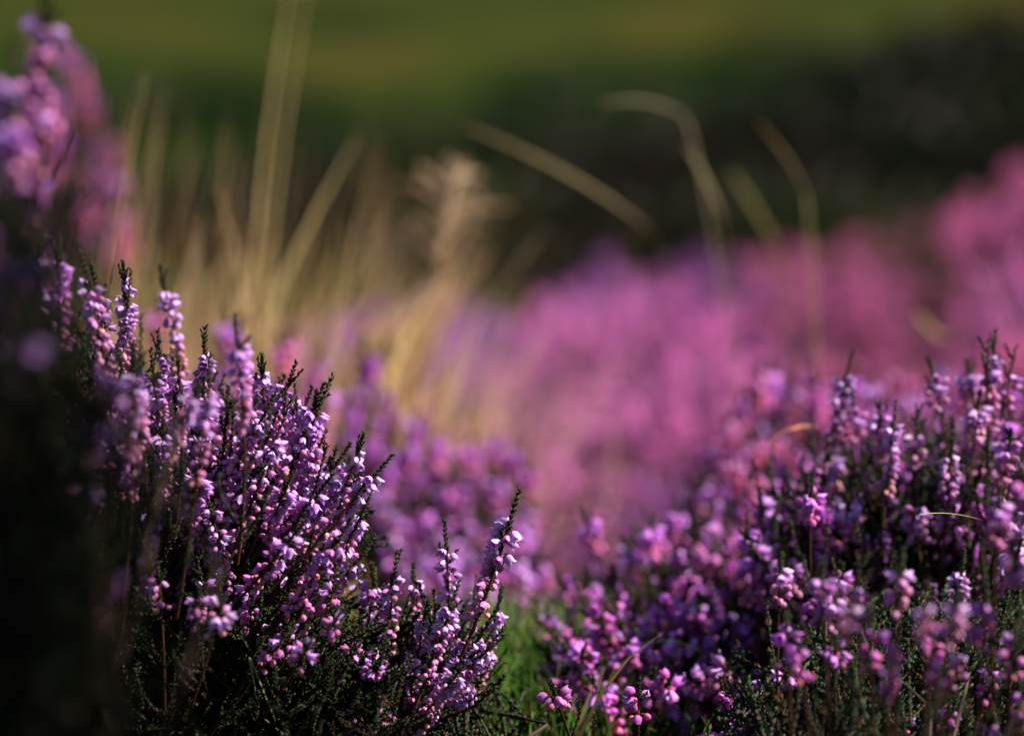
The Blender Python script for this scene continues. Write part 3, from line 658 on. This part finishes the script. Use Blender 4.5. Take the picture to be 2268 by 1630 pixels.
grass_patch('dry_grass_sward', 'dense low straw-coloured grass at the foot of the tall tufts', c[0], 1.98, 6000, (.085, .11), .34, 42, 'straw', STRAW, wd=1.2)
grass_patch('moss_grass', 'short olive grass between the heather cushions', .05, 1.95, 3600, (.22, .28), .10, 43, 'green', [(.10, .12, .03), (.20, .15, .06), (.06, .12, .02)])

grass_patch('gap_grass', 'olive brown tangled grass in the dip between the straw tufts and the right heather slope', .045, 2.28, 1500, (.045, .07), .20, 44, 'green', [(.13, .11, .03), (.20, .13, .05), (.07, .10, .02), (.10, .06, .03)], wd=1.8)
# ------------------------------------------------------------------ terrain
ys = np.concatenate([np.linspace(-6, 6, 120), np.linspace(6.2, 60, 110), np.linspace(62, 900, 60)]); xs = np.sinh(np.linspace(-5.2, 5.2, 160)) * 4.5
X, Y = np.meshgrid(xs, ys); Zg = ground(X, Y); V = np.stack([X, Y, Zg], 2).reshape(-1, 3); nx = len(xs)
i = np.arange(len(ys) - 1)[:, None] * nx + np.arange(nx - 1)[None]; i = i.ravel()
T = np.concatenate([np.stack([i, i + 1, i + nx + 1], 1), np.stack([i, i + nx + 1, i + nx], 1)])
g = obj('ground', mesh_from('ground', (V, T, np.ones((len(V), 3))), ground_material())); g['kind'] = 'structure'

# ------------------------------------------------------------------ far shrubs on the valley floor
def shrub_mesh(seed, cols, n=5200):
    rg = np.random.default_rng(seed); acc = Acc(); L = [(rg.normal(size=2) * .38, rg.uniform(.35, .7), rg.uniform(.5, 1.0)) for _ in range(9)]
    for i in range(n):
        (c, r, h) = L[rg.integers(9)]; u = nrm(rg.normal(size=3)); u[2] = abs(u[2]); rr = r * rg.uniform(.72, 1.05)
        p = np.array([c[0] + u[0] * rr, c[1] + u[1] * rr, u[2] * rr * h * 1.25]); f = frame(rg.normal(size=3)); s = rg.uniform(.025, .06)
        acc.add(p + np.array([(0, 0, 0), (.4, 0, .5), (-.4, 0, .5), (0, .1, 1.0)]) @ f.T * s, [(0, 1, 3), (0, 3, 2), (0, 2, 1)], np.array(cols[rg.integers(len(cols))]) * rg.uniform(.6, 1.4))
    st = Acc()
    for k in range(7):
        a = k * .9; e = np.array([math.cos(a) * .45, math.sin(a) * .45, .55]); tube(st, [(0, 0, 0), e * .5 + [0, 0, .1], e], [.03, .02, .01], (.07, .05, .035), 5)
    return mesh_from('crown', acc.arrays(), M['shrub'], False), mesh_from('stems', st.arrays(), M['stem'])
SH = {'green': shrub_mesh(61, [(.014, .032, .008), (.022, .045, .012)]), 'dark': shrub_mesh(62, [(.008, .014, .006), (.011, .011, .009)]),
      'olive': shrub_mesh(63, [(.035, .045, .012), (.055, .048, .018)]), 'brown': shrub_mesh(64, [(.014, .011, .011), (.022, .015, .011)])}
def shrub(px, py, d, sx, sz, k, label, grp):
    p = at(px, py, d); x, y = p[0], p[1]; o = thing('moor_shrub', (x, y, float(ground(x, y)) - .1), label, 'shrub', grp)
    o.scale = (sx, sx, sz); o.rotation_euler = (0, 0, px * .37)
    obj('crown', SH[k][0], o); obj('stems', SH[k][1], o)
LB = {'green': ('mid green shrub melting into the blurred slope', 'green shrubs on the far slope'), 'dark': ('almost black shrub in the darkest part of the far slope', 'black shrubs on the far slope'),
      'olive': ('olive yellow shrub in the lighter part of the far slope', 'olive shrubs on the far slope'), 'brown': ('brownish purple shrub on the blurred far slope', 'brown shrubs on the far slope')}
for (px, py, d, sx, sz, k) in [
    (620, 420, 21, 1.3, 1.0, 'dark'), (760, 330, 24, 1.3, 1.0, 'green'), (1000, 330, 24, 1.4, 1.0, 'green'), (1180, 300, 25, 1.4, 1.1, 'green'), (1100, 420, 21, 1.1, .9, 'olive'),
    (1350, 380, 23, 1.5, 1.1, 'brown'), (1300, 250, 28, 1.6, 1.1, 'green'), (1550, 300, 26, 1.5, 1.1, 'green'), (1480, 440, 20, 1.2, 1.0, 'brown'), (1650, 430, 20, 1.1, 1.0, 'green'),
    (1750, 420, 21, 1.1, 1.0, 'brown'), (1900, 350, 24, 1.6, 1.3, 'dark'), (2050, 250, 27, 1.8, 1.5, 'dark'), (2200, 330, 23, 1.7, 1.4, 'dark'), (2150, 150, 31, 1.8, 1.5, 'dark'), (1980, 440, 20, 1.0, 1.0, 'olive'),
    (2230, 470, 19, 1.2, .9, 'brown'), (480, 480, 20, 1.3, 1.0, 'dark'), (330, 470, 21, 1.3, 1.0, 'green'), (900, 480, 19, 1.1, .8, 'olive'), (1230, 500, 18.5, 1.0, .7, 'brown'), (1800, 180, 30, 1.6, 1.2, 'green'), (560, 260, 27, 1.3, 1.0, 'green'), (380, 290, 27, 1.3, 1.0, 'green')]:
    lb, gr = LB[k]; shrub(px, py, d, sx, sz, k, lb.split(' in the ')[0].split(' melting')[0].split(' on the')[0] + (' low on' if py > 410 else ' high on' if py < 280 else ' halfway up') + ' the far slope, ' + zone(px).replace('behind', 'above').replace('under', 'above').replace('below', 'above'), gr)
# shrubs added unseen right of the camera, to shade left foreground and bottom right
for (x, y, sx, sy, sz) in [(.44, .765, .22, .125, 1.7), (.46, .64, .22, .14, 1.6), (.52, .96, .20, .12, .42)]:
    o = thing('moor_shrub', (x, y, float(ground(x, y)) - .02), 'unseen dense shrub added right of the camera to shade the foreground', 'shrub', 'added shade shrubs beside the camera')
    o.scale = (sx, sy, sz); obj('crown', SH['green'][0], o); obj('stems', SH['green'][1], o)
print('objects', len(bpy.data.objects))
